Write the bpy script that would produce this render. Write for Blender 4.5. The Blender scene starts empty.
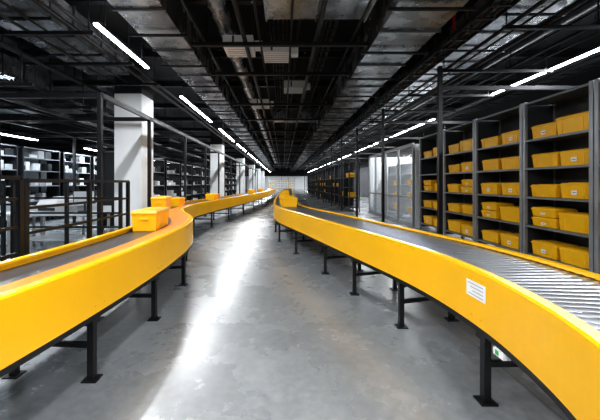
import bpy, math, random
from mathutils import Vector
random.seed(23)
scene = bpy.context.scene
scene.view_settings.view_transform = 'Standard'
try: scene.view_settings.look = 'Medium High Contrast'
except Exception: pass

# ---------------------------------------------------------------- materials
def mat(name, col, rough=0.5, metal=0.0, noise=None, emit=None, estr=0.0, alpha=None, trans=0.0, bump=0.0, rvar=0.0, aniso=None):
    m = bpy.data.materials.new(name); m.use_nodes = True
    nt = m.node_tree; b = nt.nodes['Principled BSDF']
    b.inputs['Base Color'].default_value = (*col, 1)
    b.inputs['Roughness'].default_value = rough
    b.inputs['Metallic'].default_value = metal
    if emit:
        b.inputs['Emission Color'].default_value = (*emit, 1)
        b.inputs['Emission Strength'].default_value = estr
    if trans: b.inputs['Transmission Weight'].default_value = trans
    if alpha is not None: b.inputs['Alpha'].default_value = alpha
    if noise:
        scale, amt = noise
        tc = nt.nodes.new('ShaderNodeTexCoord')
        mp = nt.nodes.new('ShaderNodeMapping')
        nt.links.new(tc.outputs['Object'], mp.inputs['Vector'])
        n = nt.nodes.new('ShaderNodeTexNoise'); n.inputs['Scale'].default_value = scale
        n.inputs['Detail'].default_value = 6
        nt.links.new(mp.outputs['Vector'], n.inputs['Vector'])
        r = nt.nodes.new('ShaderNodeValToRGB')
        r.color_ramp.elements[0].position = 0.3; r.color_ramp.elements[1].position = 0.7
        r.color_ramp.elements[0].color = (*[c*(1-amt) for c in col], 1)
        r.color_ramp.elements[1].color = (*[min(1, c*(1+amt)) for c in col], 1)
        nt.links.new(n.outputs['Fac'], r.inputs['Fac'])
        nt.links.new(r.outputs['Color'], b.inputs['Base Color'])
        if rvar:
            mr = nt.nodes.new('ShaderNodeMapRange')
            mr.inputs['To Min'].default_value = rough-rvar; mr.inputs['To Max'].default_value = rough+rvar
            nt.links.new(n.outputs['Fac'], mr.inputs['Value']); nt.links.new(mr.outputs['Result'], b.inputs['Roughness'])
        if bump:
            bp = nt.nodes.new('ShaderNodeBump'); bp.inputs['Strength'].default_value = bump
            bp.inputs['Distance'].default_value = 0.02
            nt.links.new(n.outputs['Fac'], bp.inputs['Height']); nt.links.new(bp.outputs['Normal'], b.inputs['Normal'])
    return m

YEL = mat('yellow_paint', (0.93, 0.495, 0.005), 0.24, 0, (1.3, 0.05))
ORG = mat('orange_blur_streak', (0.84, 0.23, 0.006), 0.45, 0, (2, 0.08))  # colour of the strip that imitates blurred moving totes
BIN = mat('yellow_plastic', (0.95, 0.51, 0.008), 0.33, 0, (3, 0.06))
BLK = mat('black_steel', (0.010, 0.010, 0.012), 0.42, 0.2, (4, 0.3))
DRK = mat('dark_grey', (0.028, 0.030, 0.034), 0.5, 0.2, (3, 0.2))
CEIL = mat('black_ceiling', (0.006, 0.006, 0.007), 0.85, 0, (2, 0.4))
BELT = mat('rubber_belt', (0.055, 0.058, 0.065), 0.33, 0, (8, 0.15))
STEEL = mat('brushed_steel', (0.66, 0.67, 0.70), 0.3, 0.9, (6, 0.1))
GALV = mat('galvanised_duct', (0.44, 0.455, 0.48), 0.27, 0.85, (2.2, 0.5), rvar=0.1, bump=0.35)
GALD = mat('dull_duct', (0.12, 0.124, 0.13), 0.36, 0.7, (1.8, 0.5), bump=0.25)
GREY = mat('grey_steel', (0.36, 0.368, 0.38), 0.4, 0.3, (3, 0.1))
SFRM = mat('shelf_frame', (0.30, 0.31, 0.33), 0.35, 0.4, (3, 0.1))
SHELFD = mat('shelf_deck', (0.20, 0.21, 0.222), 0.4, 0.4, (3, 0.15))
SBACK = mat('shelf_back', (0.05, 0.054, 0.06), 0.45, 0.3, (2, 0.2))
WHITE = mat('white_paint', (0.77, 0.785, 0.80), 0.6, 0, (1.2, 0.05))
OFFW = mat('offwhite_panel', (0.49, 0.51, 0.53), 0.5, 0, (1.2, 0.1))
LABEL = mat('white_label', (0.85, 0.85, 0.85), 0.6, 0, (9, 0.03))
INK = mat('label_ink', (0.12, 0.12, 0.12), 0.7)
RED = mat('red_pipe', (0.5, 0.03, 0.02), 0.4, 0, (3, 0.1))
GRN = mat('green_plastic', (0.05, 0.35, 0.12), 0.4, 0, (3, 0.1))
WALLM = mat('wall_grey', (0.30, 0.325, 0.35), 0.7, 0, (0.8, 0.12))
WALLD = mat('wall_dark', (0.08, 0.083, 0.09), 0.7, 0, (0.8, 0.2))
LIGHTM = mat('light_tube', (1, 1, 1), 0.5, emit=(0.93, 0.97, 1.0), estr=26)
GLASS = mat('partition_glass', (0.7, 0.76, 0.80), 0.08, 0, alpha=0.22)
def mesh_mat():
    m = mat('wire_mesh', (0.06, 0.06, 0.065), 0.5, 0.5)
    nt = m.node_tree; b = nt.nodes['Principled BSDF']
    tc = nt.nodes.new('ShaderNodeTexCoord'); sp = nt.nodes.new('ShaderNodeSeparateXYZ')
    nt.links.new(tc.outputs['Object'], sp.inputs[0])
    outs = []
    for ax in ('Y', 'Z'):
        w = nt.nodes.new('ShaderNodeMath'); w.operation = 'MULTIPLY'; w.inputs[1].default_value = 12
        f = nt.nodes.new('ShaderNodeMath'); f.operation = 'FRACT'
        g = nt.nodes.new('ShaderNodeMath'); g.operation = 'LESS_THAN'; g.inputs[1].default_value = 0.2
        nt.links.new(sp.outputs[ax], w.inputs[0]); nt.links.new(w.outputs[0], f.inputs[0]); nt.links.new(f.outputs[0], g.inputs[0])
        outs.append(g)
    mx = nt.nodes.new('ShaderNodeMath'); mx.operation = 'MAXIMUM'
    nt.links.new(outs[0].outputs[0], mx.inputs[0]); nt.links.new(outs[1].outputs[0], mx.inputs[1])
    nt.links.new(mx.outputs[0], b.inputs['Alpha'])
    return m
MESH = mesh_mat()

def floor_mat():
    m = bpy.data.materials.new('polished_concrete'); m.use_nodes = True
    nt = m.node_tree; b = nt.nodes['Principled BSDF']; L = nt.links.new
    tc = nt.nodes.new('ShaderNodeTexCoord')
    n1 = nt.nodes.new('ShaderNodeTexNoise'); n1.inputs['Scale'].default_value = 0.7; n1.inputs['Detail'].default_value = 8; n1.inputs['Roughness'].default_value = 0.65
    n2 = nt.nodes.new('ShaderNodeTexNoise'); n2.inputs['Scale'].default_value = 14; n2.inputs['Detail'].default_value = 8
    L(tc.outputs['Object'], n1.inputs['Vector']); L(tc.outputs['Object'], n2.inputs['Vector'])
    r = nt.nodes.new('ShaderNodeValToRGB')
    r.color_ramp.elements[0].position = 0.3; r.color_ramp.elements[1].position = 0.72
    r.color_ramp.elements[0].color = (0.18, 0.186, 0.194, 1); r.color_ramp.elements[1].color = (0.31, 0.32, 0.33, 1)
    L(n1.outputs['Fac'], r.inputs['Fac'])
    mx = nt.nodes.new('ShaderNodeMixRGB'); mx.blend_type = 'OVERLAY'; mx.inputs['Fac'].default_value = 0.3
    L(r.outputs['Color'], mx.inputs['Color1']); L(n2.outputs['Fac'], mx.inputs['Color2'])
    br = nt.nodes.new('ShaderNodeTexBrick'); br.offset = 0
    br.inputs['Scale'].default_value = 1; br.inputs['Brick Width'].default_value = 4; br.inputs['Row Height'].default_value = 4
    br.inputs['Mortar Size'].default_value = 0.005; br.inputs['Color1'].default_value = (1,1,1,1); br.inputs['Color2'].default_value = (1,1,1,1)
    br.inputs['Mortar'].default_value = (0.65, 0.65, 0.65, 1)
    mp = nt.nodes.new('ShaderNodeMapping'); mp.inputs['Location'].default_value = (2.1, 0.6, 0)
    L(tc.outputs['Object'], mp.inputs['Vector']); L(mp.outputs['Vector'], br.inputs['Vector'])
    mj = nt.nodes.new('ShaderNodeMixRGB'); mj.blend_type = 'MULTIPLY'; mj.inputs['Fac'].default_value = 1
    L(mx.outputs['Color'], mj.inputs['Color1']); L(br.outputs['Color'], mj.inputs['Color2'])
    L(mj.outputs['Color'], b.inputs['Base Color'])
    mr = nt.nodes.new('ShaderNodeMapRange'); mr.inputs['To Min'].default_value = 0.22; mr.inputs['To Max'].default_value = 0.33
    L(n1.outputs['Fac'], mr.inputs['Value']); L(mr.outputs['Result'], b.inputs['Roughness'])
    bp = nt.nodes.new('ShaderNodeBump'); bp.inputs['Strength'].default_value = 0.05; bp.inputs['Distance'].default_value = 0.01
    L(n2.outputs['Fac'], bp.inputs['Height']); L(bp.outputs['Normal'], b.inputs['Normal'])
    b.inputs['Specular IOR Level'].default_value = 0.9
    return m
FLOOR = floor_mat()

# ---------------------------------------------------------------- mesh builder
class MB:
    def __init__(s): s.v = []; s.f = []; s.m = []; s.mats = []; s.sm = []
    def mi(s, m):
        if m not in s.mats: s.mats.append(m)
        return s.mats.index(m)
    def add(s, vs, fs, m, smooth=False):
        o = len(s.v); s.v += [tuple(v) for v in vs]; k = s.mi(m)
        for f in fs: s.f.append([i+o for i in f]); s.m.append(k); s.sm.append(smooth)
    def box(s, x0, x1, y0, y1, z0, z1, m):
        vs = [(x0,y0,z0),(x1,y0,z0),(x1,y1,z0),(x0,y1,z0),(x0,y0,z1),(x1,y0,z1),(x1,y1,z1),(x0,y1,z1)]
        s.add(vs, [(0,3,2,1),(4,5,6,7),(0,1,5,4),(1,2,6,5),(2,3,7,6),(3,0,4,7)], m)
    def cb(s, cx, cy, cz, sx, sy, sz, m): s.box(cx-sx/2,cx+sx/2,cy-sy/2,cy+sy/2,cz-sz/2,cz+sz/2,m)
    def taper(s, cx, cy, z0, z1, bx, by, tx, ty, m):
        vs = [(cx-bx/2,cy-by/2,z0),(cx+bx/2,cy-by/2,z0),(cx+bx/2,cy+by/2,z0),(cx-bx/2,cy+by/2,z0),
              (cx-tx/2,cy-ty/2,z1),(cx+tx/2,cy-ty/2,z1),(cx+tx/2,cy+ty/2,z1),(cx-tx/2,cy+ty/2,z1)]
        s.add(vs, [(0,3,2,1),(4,5,6,7),(0,1,5,4),(1,2,6,5),(2,3,7,6),(3,0,4,7)], m)
    def cyl(s, a, b, r, m, n=10):
        a = Vector(a); b = Vector(b); d = (b-a).normalized()
        u = d.orthogonal().normalized(); w = d.cross(u)
        vs = []
        for p in (a, b):
            for i in range(n):
                t = 2*math.pi*i/n; vs.append(p + u*math.cos(t)*r + w*math.sin(t)*r)
        fs = [(i, (i+1)%n, n+(i+1)%n, n+i) for i in range(n)]
        s.add(vs, fs, m, True)
        s.add(vs[:n], [tuple(range(n-1,-1,-1))], m); s.add(vs[n:], [tuple(range(n))], m)
    def bar(s, a, b, w, h, m):
        a = Vector(a); b = Vector(b); d = (b-a).normalized()
        u = d.cross(Vector((0,0,1)))
        if u.length < 1e-4: u = Vector((1,0,0))
        u.normalize(); k = u.cross(d).normalized()
        vs = []
        for p in (a, b):
            for q, r in ((-1,-1),(1,-1),(1,1),(-1,1)): vs.append(p + u*q*w/2 + k*r*h/2)
        s.add(vs, [(0,3,2,1),(4,5,6,7),(0,1,5,4),(1,2,6,5),(2,3,7,6),(3,0,4,7)], m)
    def sweep(s, frames, prof, m, smooth=False):
        n = len(prof); vs = []
        for p, nn in frames:
            for o, z in prof: vs.append((p.x+nn.x*o, p.y+nn.y*o, z))
        fs = []
        for i in range(len(frames)-1):
            for j in range(n):
                k = (j+1) % n
                fs.append((i*n+j, (i+1)*n+j, (i+1)*n+k, i*n+k))
        s.add(vs, fs, m, smooth)
        e = (len(frames)-1)*n
        s.add(vs[:n], [tuple(range(n))], m); s.add(vs[e:], [tuple(range(n-1,-1,-1))], m)
    def build(s, name, loc=(0,0,0), parent=None, bevel=0, fix=True):
        me = bpy.data.meshes.new(name)
        me.from_pydata(s.v, [], s.f)
        for m in s.mats: me.materials.append(m)
        for i, p in enumerate(me.polygons): p.material_index = s.m[i]; p.use_smooth = s.sm[i]
        if fix:
            import bmesh
            bm = bmesh.new(); bm.from_mesh(me); bmesh.ops.recalc_face_normals(bm, faces=bm.faces); bm.to_mesh(me); bm.free()
        me.update()
        o = bpy.data.objects.new(name, me); scene.collection.objects.link(o); o.location = loc
        if parent: o.parent = parent
        if bevel:
            b = o.modifiers.new('bevel', 'BEVEL'); b.width = bevel; b.segments = 2; b.limit_method = 'ANGLE'
        return o
def inst(o, name, loc, rot=0):
    c = bpy.data.objects.new(name, o.data); scene.collection.objects.link(c); c.location = loc; c.rotation_euler = (0,0,rot)
    for md in o.modifiers:
        n = c.modifiers.new(md.name, md.type); n.width = md.width; n.segments = md.segments; n.limit_method = md.limit_method
    return c

# ---------------------------------------------------------------- paths
def catmull(pts, ds=0.06):
    P = [Vector(p) for p in pts]; P = [P[0]*2-P[1]] + P + [P[-1]*2-P[-2]]
    dense = []
    for i in range(1, len(P)-2):
        for k in range(60):
            t = k/60; a, b, c, d = P[i-1], P[i], P[i+1], P[i+2]
            dense.append(0.5*((2*b)+(c-a)*t+(2*a-5*b+4*c-d)*t*t+(3*b-a-3*c+d)*t**3))
    dense.append(P[-2])
    out = [dense[0]]; acc = 0
    for i in range(1, len(dense)):
        a = dense[i-1]; b = dense[i]; L = (b-a).length
        while acc + L >= ds:
            t = (ds-acc)/L; a = a.lerp(b, t); out.append(a.copy()); L = (b-a).length; acc = 0
        acc += L
    fr = []
    for i, p in enumerate(out):
        q = out[min(i+1, len(out)-1)] - out[max(i-1, 0)]; q.normalize()
        fr.append((p, Vector((q.y, -q.x))))
    return fr
def at_y(fr, y): return min(fr, key=lambda f: abs(f[0].y-y))

LP = catmull([(-1.86,-1.2),(-1.74,0.3),(-1.60,1.4),(-1.49,2.4),(-1.44,3.5),(-1.48,4.6),(-1.62,5.4),(-1.88,6.1),(-2.30,7.0),(-2.60,8.0),(-2.68,9.5),(-2.42,12),(-2.02,15),(-1.5,20),(-0.95,28),(-0.8,36)])
RP = catmull([(0.62,-0.3),(0.95,0.45),(1.20,1.05),(1.36,1.6),(1.41,2.25),(1.30,3.1),(0.93,4.4),(0.38,6.3),(-0.10,7.9),(-0.30,9.6),(-0.32,14),(-0.1,22),(0.12,30),(0.15,36)])
W = 0.82
ZT, ZB = 0.96, 0.56

def rail_prof(o, sgn):
    t = 0.028; fl = 0.075; r = 0.012
    return [(o, ZB), (o, ZT-r), (o+sgn*r, ZT), (o+sgn*fl, ZT), (o+sgn*fl, ZT-0.022), (o+sgn*t, ZT-0.022), (o+sgn*t, ZB+0.02), (o+sgn*0.06, ZB+0.02), (o+sgn*0.06, ZB)]

def conveyor(name, fr, side, legs, kind):
    far = side*W
    root = bpy.data.objects.new(name, None); scene.collection.objects.link(root)
    b = MB()
    b.sweep(fr, rail_prof(0, side), YEL); b.sweep(fr, rail_prof(far, -side), YEL)
    b.build('side_rails', parent=root)
    b = MB()
    for o in (side*0.035, far-side*0.035):
        b.sweep(fr, [(o-0.03, ZB-0.045), (o+0.03, ZB-0.045), (o+0.03, ZB-0.001), (o-0.03, ZB-0.001)], BLK)
    b.sweep(fr, [(side*0.07, ZB+0.03), (far-side*0.07, ZB+0.03), (far-side*0.07, ZB+0.06), (side*0.07, ZB+0.06)], DRK)
    b.build('underframe', parent=root)
    if kind == 'belt':
        b = MB()
        b.sweep(fr, [(side*0.03, 0.868), (far-side*0.03, 0.868), (far-side*0.03, 0.89), (side*0.03, 0.89)], BELT)
        b.build('belt', parent=root)
        b = MB()
        b.sweep(fr, [(side*0.077, 0.893), (side*0.38, 0.893), (side*0.36, 0.91), (side*0.10, 0.95), (side*0.077, 0.95)], ORG)  # raised orange strip stands in for the motion-blur streak of passing totes
        b.build('tote_blur_strip', parent=root)
    else:
        b = MB()
        for p, nn in fr[:-1]:
            if p.y > 24: break
            a = p+nn*(side*0.03); c = p+nn*(far-side*0.03)
            b.cyl((a.x,a.y,0.905),(c.x,c.y,0.905),0.024,STEEL,10 if p.y < 8 else 6)
        b.build('rollers', parent=root)
        b = MB()
        b.sweep([f for f in fr if f[0].y > 23.9], [(side*0.03, 0.86), (far-side*0.03, 0.86), (far-side*0.03, 0.92), (side*0.03, 0.92)], STEEL)
        b.build('roller_bed', parent=root)
    b = MB()
    for y in legs:
        p, nn = at_y(fr, y)
        a = p+nn*(side*0.07); c = p+nn*(far-side*0.07)
        for q in (a, c):
            b.cb(q.x, q.y, (ZB-0.045)/2, 0.05, 0.05, ZB-0.046, BLK)
            b.cb(q.x, q.y, 0.006, 0.12, 0.10, 0.012, BLK)
            b.cb(q.x, q.y, ZB-0.075, 0.075, 0.10, 0.06, BLK)
        b.bar((a.x,a.y,0.28),(c.x,c.y,0.28),0.03,0.04,BLK)
        b.bar((a.x,a.y,ZB-0.07),(c.x,c.y,ZB-0.07),0.04,0.05,BLK)
    b.build('legs', parent=root)
    b = MB()
    for y in legs:
        p, nn = at_y(fr, y)
        t = Vector((-nn.y, nn.x))
        for dz in (0.62, 0.90):
            for dt in (-0.05, 0.05):
                q = p + t*dt
                b.cyl((q.x, q.y, dz), (q.x-side*nn.x*0.006, q.y-side*nn.y*0.006, dz), 0.009, YEL, 8)
    b.build('bolts', parent=root)
    return root

LY = [0.6, 2.42, 3.5, 4.7, 6.2, 7.6, 9.2, 11, 13, 15.5, 18, 21, 24, 28, 32]
RY = [0.6, 2.2, 3.3, 4.3, 5.3, 6.8, 8.2, 9.8, 11.5, 13.5, 16, 19, 22, 26, 30, 34]
conveyor('belt_conveyor', LP, -1, LY, 'belt')
rc = conveyor('roller_conveyor', RP, 1, RY, 'roller')
b = MB()
seg = [f for f in RP if 0.9 <= f[0].y <= 8.2]
b.sweep(seg, [(W-0.09, 0.20), (W-0.05, 0.20), (W-0.05, 0.25), (W-0.09, 0.25)], BLK)
b.build('stretcher', parent=rc)
def sticker(fr, y, z, w, h, parent, name, lines):
    b = MB(); p, nn = at_y(fr, y); t = Vector((-nn.y, nn.x))
    def quad(u0, u1, z0, z1, off, m):
        o = -nn*off
        c = [(p.x+t.x*u0+o.x, p.y+t.y*u0+o.y, z0), (p.x+t.x*u1+o.x, p.y+t.y*u1+o.y, z0), (p.x+t.x*u1+o.x, p.y+t.y*u1+o.y, z1), (p.x+t.x*u0+o.x, p.y+t.y*u0+o.y, z1)]
        b.add(c, [(0,1,2,3)], m)
    quad(-w/2, w/2, z-h/2, z+h/2, 0.004, LABEL)
    for i in range(lines):
        zz = z+h/2-(i+0.8)*h/(lines+0.6)
        quad(-w*0.4, w*(0.4-0.12*(i%3)), zz-0.004, zz+0.002, 0.0055, GREY)
    return b.build(name, parent=parent, fix=False)
sticker(RP, 2.2, 0.815, 0.21, 0.12, rc, 'label_sticker', 4)
b = MB(); p, nn = at_y(RP, 1.95); b.cb(p.x+0.02, p.y, 0.49, 0.05, 0.09, 0.045, LABEL); b.cb(p.x-0.006, p.y+0.01, 0.49, 0.004, 0.03, 0.03, GRN)
b.build('sensor', parent=rc)

# ---------------------------------------------------------------- storage bins
def make_bin(name, loc, dx=0.42, dy=0.54, h=0.26, label=True, rot=0):
    b = MB(); hl = h-0.05
    b.taper(0, 0, 0.0, hl, dx*0.90, dy*0.90, dx*0.96, dy*0.96, BIN)
    b.taper(0, 0, hl, h-0.025, dx, dy, dx, dy, BIN)
    b.taper(0, 0, h-0.025, h, dx*0.98, dy*0.98, dx*0.90, dy*0.92, BIN)
    b.cb(0, 0, h+0.004, dx*0.6, dy*0.7, 0.008, BIN)
    for s in (-1, 1):
        b.cb(0, s*dy*0.485, hl*0.72, dx*0.3, 0.02, 0.03, BIN)
        for k in (-0.3, 0.3): b.cb(s*dx*0.470, k*dy, hl*0.5, 0.014, 0.02, hl*0.8, BIN)
    if label:
        b.add([(-dx*0.49,-0.05,hl*0.3),(-dx*0.49,0.05,hl*0.3),(-dx*0.492,0.05,hl*0.65),(-dx*0.492,-0.05,hl*0.65)], [(0,1,2,3)], LABEL)
        b.add([(-dx*0.496,-0.04,hl*0.45),(-dx*0.496,0.03,hl*0.45),(-dx*0.496,0.03,hl*0.5),(-dx*0.496,-0.04,hl*0.5)], [(0,1,2,3)], INK)
    o = b.build(name, loc, bevel=0.008); o.rotation_euler[2] = rot
    return o
protos = [make_bin('storage_bin', (0,0,0)), make_bin('storage_bin', (0,0,0), label=False),
          make_bin('storage_bin', (0,0,0), dy=0.56, h=0.23, label=False),
          make_bin('storage_bin', (0,0,0), dx=0.40, dy=0.52, h=0.17, label=True),
          make_bin('storage_bin', (0,0,0), dx=0.44, dy=0.58, h=0.30, label=False)]
def put_bin(x, y, z, kind=None, rot=0):
    k = kind if kind is not None else random.randrange(3)
    return inst(protos[k], 'storage_bin', (x, y, z+0.002), rot)

def on_conv(fr, y, off):
    p, nn = at_y(fr, y); q = p+nn*off
    return q, math.atan2(-nn.y, -nn.x)+math.pi
q, r = on_conv(LP, 4.85, -0.58); o = make_bin('storage_bin', (q.x, q.y, 0.892), 0.36, 0.80, 0.30, False, r)
q, r = on_conv(LP, 7.9, -0.575); make_bin('storage_bin', (q.x, q.y, 0.892), 0.36, 0.8, 0.36, False, r)
for y in (9.2, 12.5, 20, 24): q, r = on_conv(LP, y, -0.60); put_bin(q.x, q.y, 0.892, 1, r)
for y in (8.6, 9.6, 13, 17): q, r = on_conv(RP, y, 0.4); put_bin(q.x, q.y, 0.93, 1, r)

# ---------------------------------------------------------------- room shell
def slab(name, *a): b = MB(); b.box(*a); return b.build(name)
XL, XR, Y0, Y1, ZC = -13.0, 9.5, -6.0, 80.0, 5.7
ZH = ZC-0.004
slab('floor', XL, XR, Y0, Y1, -0.2, 0, FLOOR)
slab('ceiling', XL, XR, Y0, Y1, ZC, ZC+0.2, CEIL)
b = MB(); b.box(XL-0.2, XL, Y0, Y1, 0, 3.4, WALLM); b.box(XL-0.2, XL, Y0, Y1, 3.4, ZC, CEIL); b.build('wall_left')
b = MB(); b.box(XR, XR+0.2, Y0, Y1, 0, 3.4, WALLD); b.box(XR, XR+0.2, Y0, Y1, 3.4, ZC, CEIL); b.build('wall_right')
b = MB(); b.box(XL, XR, Y1, Y1+0.2, 0, 3.4, WHITE); b.box(XL, XR, Y1, Y1+0.2, 3.4, ZC, CEIL); b.build('wall_back')
slab('wall_front', XL, XR, Y0-0.2, Y0, 0, ZC, WALLD)
slab('baseboard_left', XL, XL+0.02, Y0, Y1, 0, 0.12, BLK)
slab('baseboard_right', XR-0.02, XR, Y0, Y1, 0, 0.12, BLK)

for y in (8.7, 20.2, 31.5, 43, 54, 65):
    b = MB(); b.box(-4.9, -4.1, y, y+0.8, 0, 4.2, WHITE); b.box(-4.9, -4.1, y, y+0.8, 4.2, ZH, DRK)
    b.box(-4.92, -4.08, y-0.02, y+0.82, 0, 0.12, GREY)
    b.build('concrete_column', bevel=0.015)

# ---------------------------------------------------------------- light fixtures with added upward fill lamps
def linear_light(x, y0, y1, z, w=0.07, power=60, up=0.24, top=ZH, col=(0.93, 0.97, 1.0)):
    root_b = MB()
    root_b.box(x-w/2-0.015, x+w/2+0.015, y0, y1, z+0.03, z+0.085, DRK)
    root_b.box(x-w/2, x+w/2, y0+0.02, y1-0.02, z, z+0.03, LIGHTM)
    for y in (y0+0.3, y1-0.3): root_b.cyl((x, y, z+0.08), (x, y, top), 0.006, BLK, 6)
    o = root_b.build('linear_ceiling_light')
    for nm, zz, e, rx in (('strip_light', z-0.01, power, 0), ('added_up_fill', z+0.095, power*up, math.pi)):  # second lamp faces up, added to brighten ducts and ceiling
        if e <= 0: continue
        L = bpy.data.lights.new(nm, 'AREA'); L.shape = 'RECTANGLE'; L.size = w; L.size_y = y1-y0-0.05; L.energy = e; L.color = col
        lo = bpy.data.objects.new(nm, L); scene.collection.objects.link(lo); lo.location = (x, (y0+y1)/2, zz); lo.rotation_euler[0] = rx; lo.parent = o
    return o
K = 58
for y0, y1 in ((-4.5,-1.5),(0.5,3.3),(5.1,7.1),(9.4,13.4),(15.0,19.6),(21,26),(27.5,33),(34.5,39.5),(41,46),(47.5,54),(56,62),(64,76)):
    linear_light(-3.2, y0, y1, 4.3, power=(K if y0 < 8 or y0 > 50 else K*0.6)*(y1-y0))
for y0, y1 in ((-4.5,-1),(1,4.2),(4.9,9.2),(12.5,18.5),(20,26),(28,34),(36,42),(44,52),(56,62),(64,76)):
    linear_light(6.3, y0, y1, 4.25, power=K*1.15*(y1-y0))
for y0, y1 in ((2,5),(8,11),(13.6,17),(20,24),(28,32),(38,42)):
    linear_light(-9.0, y0, y1, 3.15, power=K*(y1-y0), col=(0.78, 0.90, 1.0))
for x in (-0.6, 1.55):  # extra fixtures behind and above the camera, added as unseen fill light
    linear_light(x, -4, 0.6, 4.2, power=K*0.75*4.6, up=0.5)

# ---------------------------------------------------------------- ceiling services
def duct(name, x0, x1, y0, y1, z0, z1, m, step=1.5, axis='y'):
    b = MB(); b.box(x0, x1, y0, y1, z0, z1, m)
    f = 0.035
    if axis == 'y':
        y = y0
        while y <= y1+0.01:
            b.box(x0-f, x1+f, y-0.02, y+0.02, z0-f, z1+f, GALD); y += step
        y = y0+step/2
        while y < y1:
            b.box(x0-0.15, x1+0.15, y-0.02, y+0.02, z0-0.09, z0-0.05, BLK)
            for x in (x0-0.12, x1+0.12): b.cyl((x, y, z0-0.08), (x, y, ZH), 0.012, BLK, 6)
            y += step
    else:
        x = x0
        while x <= x1+0.01:
            b.box(x-0.02, x+0.02, y0-f, y1+f, z0-f, z1+f, m); x += step
        for x in (x0+0.3, x1-0.3):
            for y in (y0, y1): b.cyl((x, y, z0), (x, y, ZH), 0.01, BLK, 6)
    return b.build(name)
duct('air_duct', -2.75, -1.95, 3.4, 70, 4.45, 5.0, GALV)
duct('air_duct', -5.3, -4.2, 1.5, 8.2, 4.55, 5.1, GALV)
duct('air_duct', 1.7, 2.7, 2.2, 70, 4.25, 4.85, GALV)
duct('air_duct', 3.9, 5.0, 3.2, 30, 4.73, 5.25, GALV)
duct('air_duct', -0.3, 1.5, 4.7, 5.5, 4.60, 5.1, GALV, 0.9, 'x')
duct('air_duct', 3.45, 6.1, 3.55, 4.35, 4.32, 4.62, GALV, 1.0, 'x')
duct('air_duct', -12.5, -5.6, 9.5, 10.4, 4.0, 4.5, GALD, 1.2, 'x')
duct('air_duct', -7.6, -6.9, 2.0, 9.0, 4.3, 4.8, GALV)
duct('air_duct', -0.4, 1.6, 13.5, 14.4, 4.5, 4.95, GALV, 1.0, 'x')

def ibeam_x(y, z, x0=XL+0.01, x1=XR-0.01, h=0.24, w=0.14):
    b = MB()
    b.box(x0, x1, y-w/2, y+w/2, z, z+0.02, BLK); b.box(x0, x1, y-w/2, y+w/2, z+h-0.02, z+h, BLK); b.box(x0, x1, y-0.012, y+0.012, z+0.02, z+h-0.02, BLK)
    x = x0+1.2
    while x < x1: b.cyl((x, y, z+h), (x, y, ZH), 0.012, BLK, 6); x += 2.5
    b.build('ceiling_beam')
for y in (3.1, 6.2, 8.9, 11.6, 14.9, 18, 21.5, 25, 29, 33, 38, 43, 48, 54, 62): ibeam_x(y, 5.32)
b = MB()
for y in (4.2, 5.9, 7.5, 10.4, 12.9, 15.6, 18.8, 23, 27, 32, 37, 44, 50):
    b.box(-1.80, 1.64, y-0.035, y+0.035, 4.29, 4.36, BLK)
    for x in (-1.5, -0.2, 1.3): b.cyl((x, y, 4.36), (x, y, ZH), 0.01, BLK, 6)
for x in (-1.55, -0.75, -0.45, 0.15, 0.65, 1.35):
    b.cyl((x, 1.0, 4.41), (x, 58, 4.41), 0.045 if x in (-0.75, 0.65) else 0.022, BLK, 8)
b.build('pipe_rack')
b = MB()
for x, r in ((3.75,0.035),(3.95,0.02),(4.3,0.045),(4.75,0.02),(5.15,0.035),(5.5,0.02)):
    b.cyl((x, 2.0, 4.22), (x, 58, 4.22), r, BLK, 8)
y = 3.0
while y < 56:
    b.box(3.6, 6.1, y-0.025, y+0.025, 4.11, 4.17, BLK)
    for x in (3.65, 5.15, 5.95): b.cyl((x, y, 4.17), (x, y, ZH), 0.012, BLK, 6)
    y += 1.9 if y < 20 else 3.6
b.build('conduit_bundle')
b = MB()
for x, r in ((-3.55,0.03),(-3.8,0.045),(-4.35,0.02),(-4.7,0.03),(-5.7,0.04)):
    b.cyl((x, 1.5, 4.40), (x, 8.6, 4.40), r, BLK, 8)
for x, r in ((-3.55,0.03),(-3.8,0.045)):
    b.cyl((x, 8.6, 4.40), (x, 58, 4.40), r, BLK, 8)
for x, r in ((-7.0,0.03),(-7.3,0.045),(-7.8,0.02),(-9.4,0.03),(-11.2,0.05),(-11.6,0.02)):
    b.cyl((x, 2.5, 3.72), (x, 50, 3.72), r, BLK, 8)
for k in range(14):
    y = 2.4+k*(1.9 if k < 9 else 3.2)
    b.box(-12.9, -5.15, y-0.03, y+0.03, 3.60, 3.67, BLK)
    for x in (-12.5, -10, -7.8, -5.4): b.cyl((x, y, 3.67), (x, y, ZH), 0.014, BLK, 6)
for k in range(5):
    y = 2.6+k*1.4; b.box(-5.85, -3.4, y-0.025, y+0.025, 4.27, 4.33, BLK)
    for x in (-5.7, -3.5): b.cyl((x, y, 4.33), (x, y, ZH), 0.012, BLK, 6)
b.build('conduit_bundle')
b = MB()
for k in range(13):
    y = 3.6+k*2.3
    b.cyl((-1.8, y, 5.24), (3.4, y, 5.24), 0.025, DRK, 8)
    for x in (-0.6, 0.6): b.cyl((x, y, 5.24), (x, y, 5.16), 0.012, DRK, 6); b.cyl((x, y, 5.16), (x, y, 5.15), 0.03, GREY, 8)
b.build('sprinkler_branches')
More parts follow.
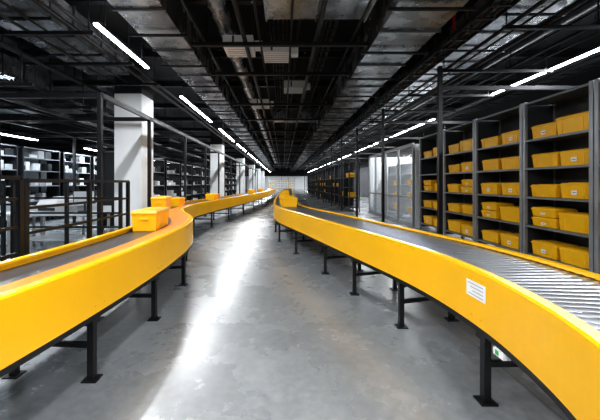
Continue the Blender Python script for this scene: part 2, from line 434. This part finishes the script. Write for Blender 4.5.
def tray(x, z, w, y0, y1):
    b = MB(); b.box(x-w/2, x-w/2+0.02, y0, y1, z, z+0.09, BLK); b.box(x+w/2-0.02, x+w/2, y0, y1, z, z+0.09, BLK)
    y = y0
    while y < y1:
        b.box(x-w/2, x+w/2, y, y+0.04, z, z+0.02, BLK); y += 0.35 if y < 20 else 1.0
    y = y0+1
    while y < y1:
        for s in (-1, 1): b.cyl((x+s*w/2, y, z), (x+s*w/2, y, ZH), 0.008, BLK, 6)
        y += 2.4
    for k in range(3): b.cyl((x-0.1+0.1*k, y0, z+0.04), (x-0.1+0.1*k, y1, z+0.04), 0.02, DRK, 6)
    b.build('cable_tray')
tray(-0.1, 5.0, 0.4, 5.8, 13.2); tray(3.15, 4.15, 0.35, 1.5, 58); tray(0.95, 4.75, 0.3, 5.8, 13.2); tray(0.3, 4.7, 0.4, 14.8, 58)
tray(-6.0, 3.8, 0.4, 6.5, 50); tray(7.4, 4.4, 0.4, 1.5, 50)
b = MB()
b.cyl((-1.25, 2, 5.0), (-1.25, 50, 5.0), 0.17, GALV, 16)
for k in range(40): b.cyl((-1.25, 2+k*1.2, 5.0), (-1.25, 2.04+k*1.2, 5.0), 0.185, GALV, 16)
for k in range(12): b.cyl((-1.25, 2.5+k*4, 5.1), (-1.25, 2.5+k*4, ZH), 0.01, BLK, 6)
b.build('spiral_duct')
b = MB()
for k, (x, z, r) in enumerate(((-5.45,4.3,0.06),(-8.2,4.65,0.09),(-10.5,4.75,0.12),(5.6,4.85,0.08),(7.9,4.9,0.1),(0.4,5.62,0.05),(2.95,4.95,0.06))):
    b.cyl((x, 1, z), (x, 58, z), r, DRK, 10)
    for j in range(10): b.cyl((x, 2+j*5.5, z), (x, 2+j*5.5, ZH), 0.01, BLK, 6)
b.build('ceiling_pipes')
b = MB()
b.cyl((3.42, 6.0, 4.4), (3.42, 6.0, 5.24), 0.03, RED, 10); b.cyl((3.42, 2, 5.24), (3.42, 40, 5.24), 0.035, RED, 10)
for k in range(8):
    b.cyl((3.42, 3+k*4, 5.24), (3.42, 3+k*4, ZH), 0.012, RED, 8)
b.build('sprinkler_pipe')
def fancoil(x, y, z, m):
    b = MB(); b.box(x-0.32, x+0.32, y-0.3, y+0.3, z, z+0.22, m); b.box(x-0.12, x-0.08, y-0.31, y-0.295, z+0.04, z+0.2, DRK)
    for k in range(5): b.box(x-0.26, x+0.26, y-0.24+k*0.11, y-0.22+k*0.11, z-0.006, z, GREY)
    b.box(x+0.34, x+0.5, y-0.1, y+0.1, z+0.05, z+0.2, m)
    b.box(x+0.32, x+0.34, y-0.05, y+0.05, z+0.08, z+0.15, m)
    for sx in (-0.3, 0.3):
        for sy in (-0.28, 0.28): b.cyl((x+sx, y+sy, z+0.2), (x+sx, y+sy, ZH), 0.008, BLK, 6)
    b.build('fan_coil_unit')
fancoil(-0.95, 6.6, 4.49, WHITE); fancoil(-0.15, 6.95, 4.5, WHITE); fancoil(-0.85, 11.4, 4.49, WHITE); fancoil(0.35, 9.4, 4.49, OFFW); fancoil(-4.75, 2.9, 4.06, OFFW)

# ---------------------------------------------------------------- steel portal frames
b = MB()
ys = (6.15, 8.42, 11.5, 14.5, 17.5, 21.5, 26, 31, 37, 44)
for y in ys:
    b.box(-3.79, -3.71, y-0.04, y+0.04, 0, 3.34, BLK); b.box(-3.83, -3.67, y-0.08, y+0.08, 0, 0.015, BLK)
    b.box(-12.8, -3.71, y-0.04, y+0.04, 3.34, 3.44, BLK)
    b.box(-8.04, -7.96, y-0.04, y+0.04, 0, 3.34, BLK); b.box(-12.84, -12.76, y-0.04, y+0.04, 0, 3.34, BLK)
for x in (-3.75, -8.0, -12.8): b.box(x-0.04, x+0.04, 6.15, 44.04, 3.36, 3.46, BLK)
b.box(-5.9, -5.82, 6.15, 44, 3.36, 3.44, BLK)
b.build('steel_frame')
b = MB()
for y in (6.5, 10.2, 13.8, 17.4, 21, 25, 29, 34, 40, 47):
    b.box(3.36, 3.44, y-0.04, y+0.04, 0, 4.12, BLK); b.box(3.31, 3.49, y-0.09, y+0.09, 0, 0.015, BLK)
b.box(3.37, 3.43, 6.5, 47, 3.62, 3.72, BLK)
for y in (6.5, 10.2, 13.8, 17.4, 21, 25, 29, 34): b.box(3.44, 9.4, y-0.03, y+0.03, 3.62, 3.70, BLK)
b.build('steel_frame')

# ---------------------------------------------------------------- railings
def railing(x0, y0, x1, y1, n, h=1.62, levels=(0.72, 1.0, 1.3)):
    b = MB()
    for i in range(n+1):
        t = i/n; x = x0+(x1-x0)*t; y = y0+(y1-y0)*t
        b.cb(x, y, h/2, 0.055, 0.055, h, BLK); b.cb(x, y, 0.006, 0.14, 0.14, 0.012, BLK)
    b.bar((x0, y0, h), (x1, y1, h), 0.055, 0.045, BLK)
    for z in levels: b.bar((x0, y0, z), (x1, y1, z), 0.03, 0.035, BLK)
    b.build('metal_railing')
railing(-3.05, 3.55, -3.05, 5.9, 2, h=1.63)
railing(-3.0, 1.6, -3.0, 3.42, 2, h=1.66, levels=(0.8, 1.1, 1.42))
railing(-3.25, 6.0, -5.4, 6.0, 2, h=1.63)
railing(-5.5, 3.2, -5.5, 5.9, 2, h=1.63)

# ---------------------------------------------------------------- right shelving
LEV = [0.24, 0.79, 1.34, 1.89, 2.43]
def shelf_unit(name, x, y0, y1, depth=0.62, h=3.17, side=1, levels=LEV, frame=SFRM, back=SBACK, deck=SHELFD):
    b = MB(); xa, xb = sorted((x, x+side*depth))
    t = 0.03
    for y in (y0, y1-t*2):
        for xx in (xa, xb-0.05): b.box(xx, xx+0.05, y, y+2*t, 0, h, frame)
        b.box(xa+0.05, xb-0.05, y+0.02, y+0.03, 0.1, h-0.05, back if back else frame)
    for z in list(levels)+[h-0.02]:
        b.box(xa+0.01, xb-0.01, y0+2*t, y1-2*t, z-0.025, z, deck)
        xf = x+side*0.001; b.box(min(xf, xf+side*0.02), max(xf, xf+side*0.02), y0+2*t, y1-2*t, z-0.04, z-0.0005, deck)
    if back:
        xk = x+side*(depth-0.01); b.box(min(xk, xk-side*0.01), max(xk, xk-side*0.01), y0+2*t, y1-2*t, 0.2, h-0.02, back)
    return b.build(name)
edges = [1.9, 3.22, 4.56, 5.92, 7.4, 8.85, 10.4]
for i in range(len(edges)-1):
    y0, y1 = edges[i], edges[i+1]
    shelf_unit('storage_shelf', 4.72, y0+0.01, y1-0.01)
    w = (y1-y0-0.18)/2
    for li, z in enumerate(LEV):
        for s in range(2):
            yc = y0+0.09+w*(s+0.5)
            if random.random() < 0.06: continue
            k = random.choice([1,2,2,0,0,4,3])
            put_bin(4.72+0.25+random.uniform(0, 0.05), yc+random.uniform(-0.01, 0.01), z, k, random.uniform(-0.03, 0.03))
            if k == 3:
                put_bin(4.98, yc+random.uniform(-0.01, 0.01), z+0.182, 3, random.uniform(-0.04, 0.04))
y = 16.6
n = 0
while y < 46:
    shelf_unit('storage_shelf', 3.65, y, y+1.5, depth=0.6, h=2.9, levels=[0.24,0.8,1.36,1.92], frame=DRK, back=None if n % 2 else MESH, deck=DRK)
    for z in [0.24,0.8,1.36,1.92]:
        if random.random() < 0.35: put_bin(3.95, y+0.42, z)
        if random.random() < 0.3: put_bin(3.95, y+1.05, z)
    y += 1.55; n += 1
for xx in (-3.5, -1.9, -0.3, 1.3):
    b = MB()
    for x in (xx, xx+1.5): b.box(x, x+0.06, 72, 72.6, 0, 3.0, SFRM)
    for z in LEV: b.box(xx+0.06, xx+1.5, 72, 72.6, z-0.03, z, SHELFD)
    for z in LEV[:4]:
        for k in (0.4, 1.05): b.taper(xx+k, 72.3, z+0.001, z+0.28, 0.5, 0.4, 0.55, 0.44, BIN if random.random() < 0.5 else OFFW)
    b.build('storage_shelf')

b = MB()
for y in (10.8, 12.2, 13.7, 15.2, 16.3):
    b.box(4.66, 4.74, y-0.03, y+0.03, 0, 3.0, GREY)
b.box(4.66, 4.74, 10.8, 16.3, 2.95, 3.05, GREY); b.box(4.66, 4.74, 10.8, 16.3, 0, 0.15, GREY); b.box(4.67, 4.73, 10.8, 16.3, 1.05, 1.10, GREY)
b.box(4.695, 4.705, 10.8, 16.3, 0.15, 2.95, GLASS)
b.box(4.75, 9.4, 16.3, 16.36, 0, 3.0, WHITE); b.box(4.75, 9.4, 10.74, 10.80, 0, 3.0, WHITE)
b.build('glass_enclosure')
linear_light(6.9, 12.5, 15.0, 3.2, power=35, up=0)
for yy in (11.3, 13.0, 14.7):
    shelf_unit('storage_shelf', 5.6, yy, yy+1.3, depth=0.5, h=2.5, levels=[0.3,0.9,1.5,2.0], frame=OFFW, back=None, deck=OFFW)
    for z in (0.3,0.9,1.5):
        put_bin(5.85, yy+0.4, z)
for yy in (3.0, 4.6, 6.2, 7.8, 17.5, 19.5, 21.5):
    shelf_unit('storage_shelf', 8.3, yy, yy+1.5, depth=0.6, h=3.0)

# ---------------------------------------------------------------- left zone
def item_row(b, x, y0, y1, z):
    y = y0
    while y < y1-0.25:
        w = random.uniform(0.15, 0.4); h = random.uniform(0.1, 0.33)
        m = random.choice([WHITE, GREY, OFFW, DRK, DRK, GREY, OFFW])
        if random.random() < 0.7:
            b.taper(x, y+w/2, z+0.001, z+h, 0.3, w*0.92, 0.3, w*0.96, m); b.box(x-0.16, x+0.16, y+w*0.48, y+w*0.52, z+h, z+h+0.004, LABEL)
        y += w+0.04
def rack_left(x, y0, y1, h=2.7, levels=(0.3,0.9,1.5,2.1)):
    o = shelf_unit('storage_rack', x, y0, y1, depth=0.55, h=h, side=-1, levels=levels, frame=BLK, back=None, deck=SFRM)
    b = MB()
    for z in levels: item_row(b, x-0.28, y0+0.1, y1-0.1, z)
    b.build('stored_parts', parent=o)
y = 10.2
while y < 42:
    rack_left(-5.6, y, y+1.9); y += 2.1
y = 5.0
while y < 30:
    rack_left(-9.8, y, y+1.9, 3.0, (0.3,0.9,1.5,2.1,2.6)); y += 2.1
b = MB()
for k in range(16):
    y = 1.5+k*1.5; b.box(-12.2, -12.12, y-0.03, y+0.03, 0, 3.3, BLK)
for z in (0.05, 1.1, 2.2, 3.25): b.box(-12.2, -12.12, 1.5, 24, z-0.03, z+0.03, BLK)
b.box(-12.165, -12.155, 1.5, 24, 0.05, 3.25, GLASS)
b.build('glass_partition')

def workbench(x, y, L=1.8, d=0.8):
    b = MB()
    b.box(x-L/2, x+L/2, y-d/2, y+d/2, 0.84, 0.89, OFFW)
    for sx in (-1, 1):
        for sy in (-1, 1): b.cb(x+sx*(L/2-0.05), y+sy*(d/2-0.05), 0.42, 0.05, 0.05, 0.84, GREY)
    b.box(x-L/2+0.05, x+L/2-0.05, y-d/2+0.05, y+d/2-0.05, 0.25, 0.28, GREY)
    b.box(x-L/2, x+L/2, y+d/2-0.03, y+d/2, 0.89, 1.02, OFFW)
    b.build('workbench', bevel=0.006)
def printer(x, y, z):
    b = MB(); b.taper(x, y, z, z+0.2, 0.5, 0.4, 0.5, 0.4, OFFW); b.taper(x, y, z+0.2, z+0.3, 0.48, 0.38, 0.4, 0.28, WHITE)
    b.box(x-0.2, x+0.2, y-0.205, y-0.2, z+0.05, z+0.12, DRK); b.box(x-0.18, x+0.18, y-0.32, y-0.2, z+0.04, z+0.05, OFFW)
    b.build('label_printer', bevel=0.01)
def monitor(x, y, z):
    b = MB(); b.cb(x, y, z+0.01, 0.22, 0.16, 0.02, DRK); b.cb(x, y+0.02, z+0.12, 0.04, 0.03, 0.22, DRK); b.cb(x, y, z+0.36, 0.54, 0.03, 0.32, BLK); b.cb(x, y-0.017, z+0.36, 0.5, 0.004, 0.28, OFFW)
    b.build('computer_monitor')
for (x, y) in ((-5.3, 7.3), (-7.2, 7.3), (-6.6, 9.0), (-8.0, 5.2), (-10.9, 4.4), (-7.0, 4.0)):
    workbench(x, y)
for (x, y) in ((-5.6, 7.3), (-6.6, 9.0), (-7.3, 4.0)): printer(x, y, 0.892)
for (x, y) in ((-7.4, 7.4), (-8.2, 5.3), (-4.9, 7.4)): monitor(x, y, 0.892)
for o in protos: bpy.data.objects.remove(o)

# ---------------------------------------------------------------- world & camera
w = bpy.data.worlds.new('world'); scene.world = w; w.use_nodes = True
w.node_tree.nodes['Background'].inputs['Color'].default_value = (0.05, 0.055, 0.06, 1)
cam = bpy.data.cameras.new('camera'); co = bpy.data.objects.new('camera', cam); scene.collection.objects.link(co)
cam.lens = 18; cam.sensor_width = 36; cam.sensor_fit = 'HORIZONTAL'; cam.shift_x = 17/600; cam.shift_y = -27/600
cam.clip_start = 0.05; cam.clip_end = 200
co.location = (0, 0, 1.6); co.rotation_euler = (math.radians(90), 0, 0)
scene.camera = co
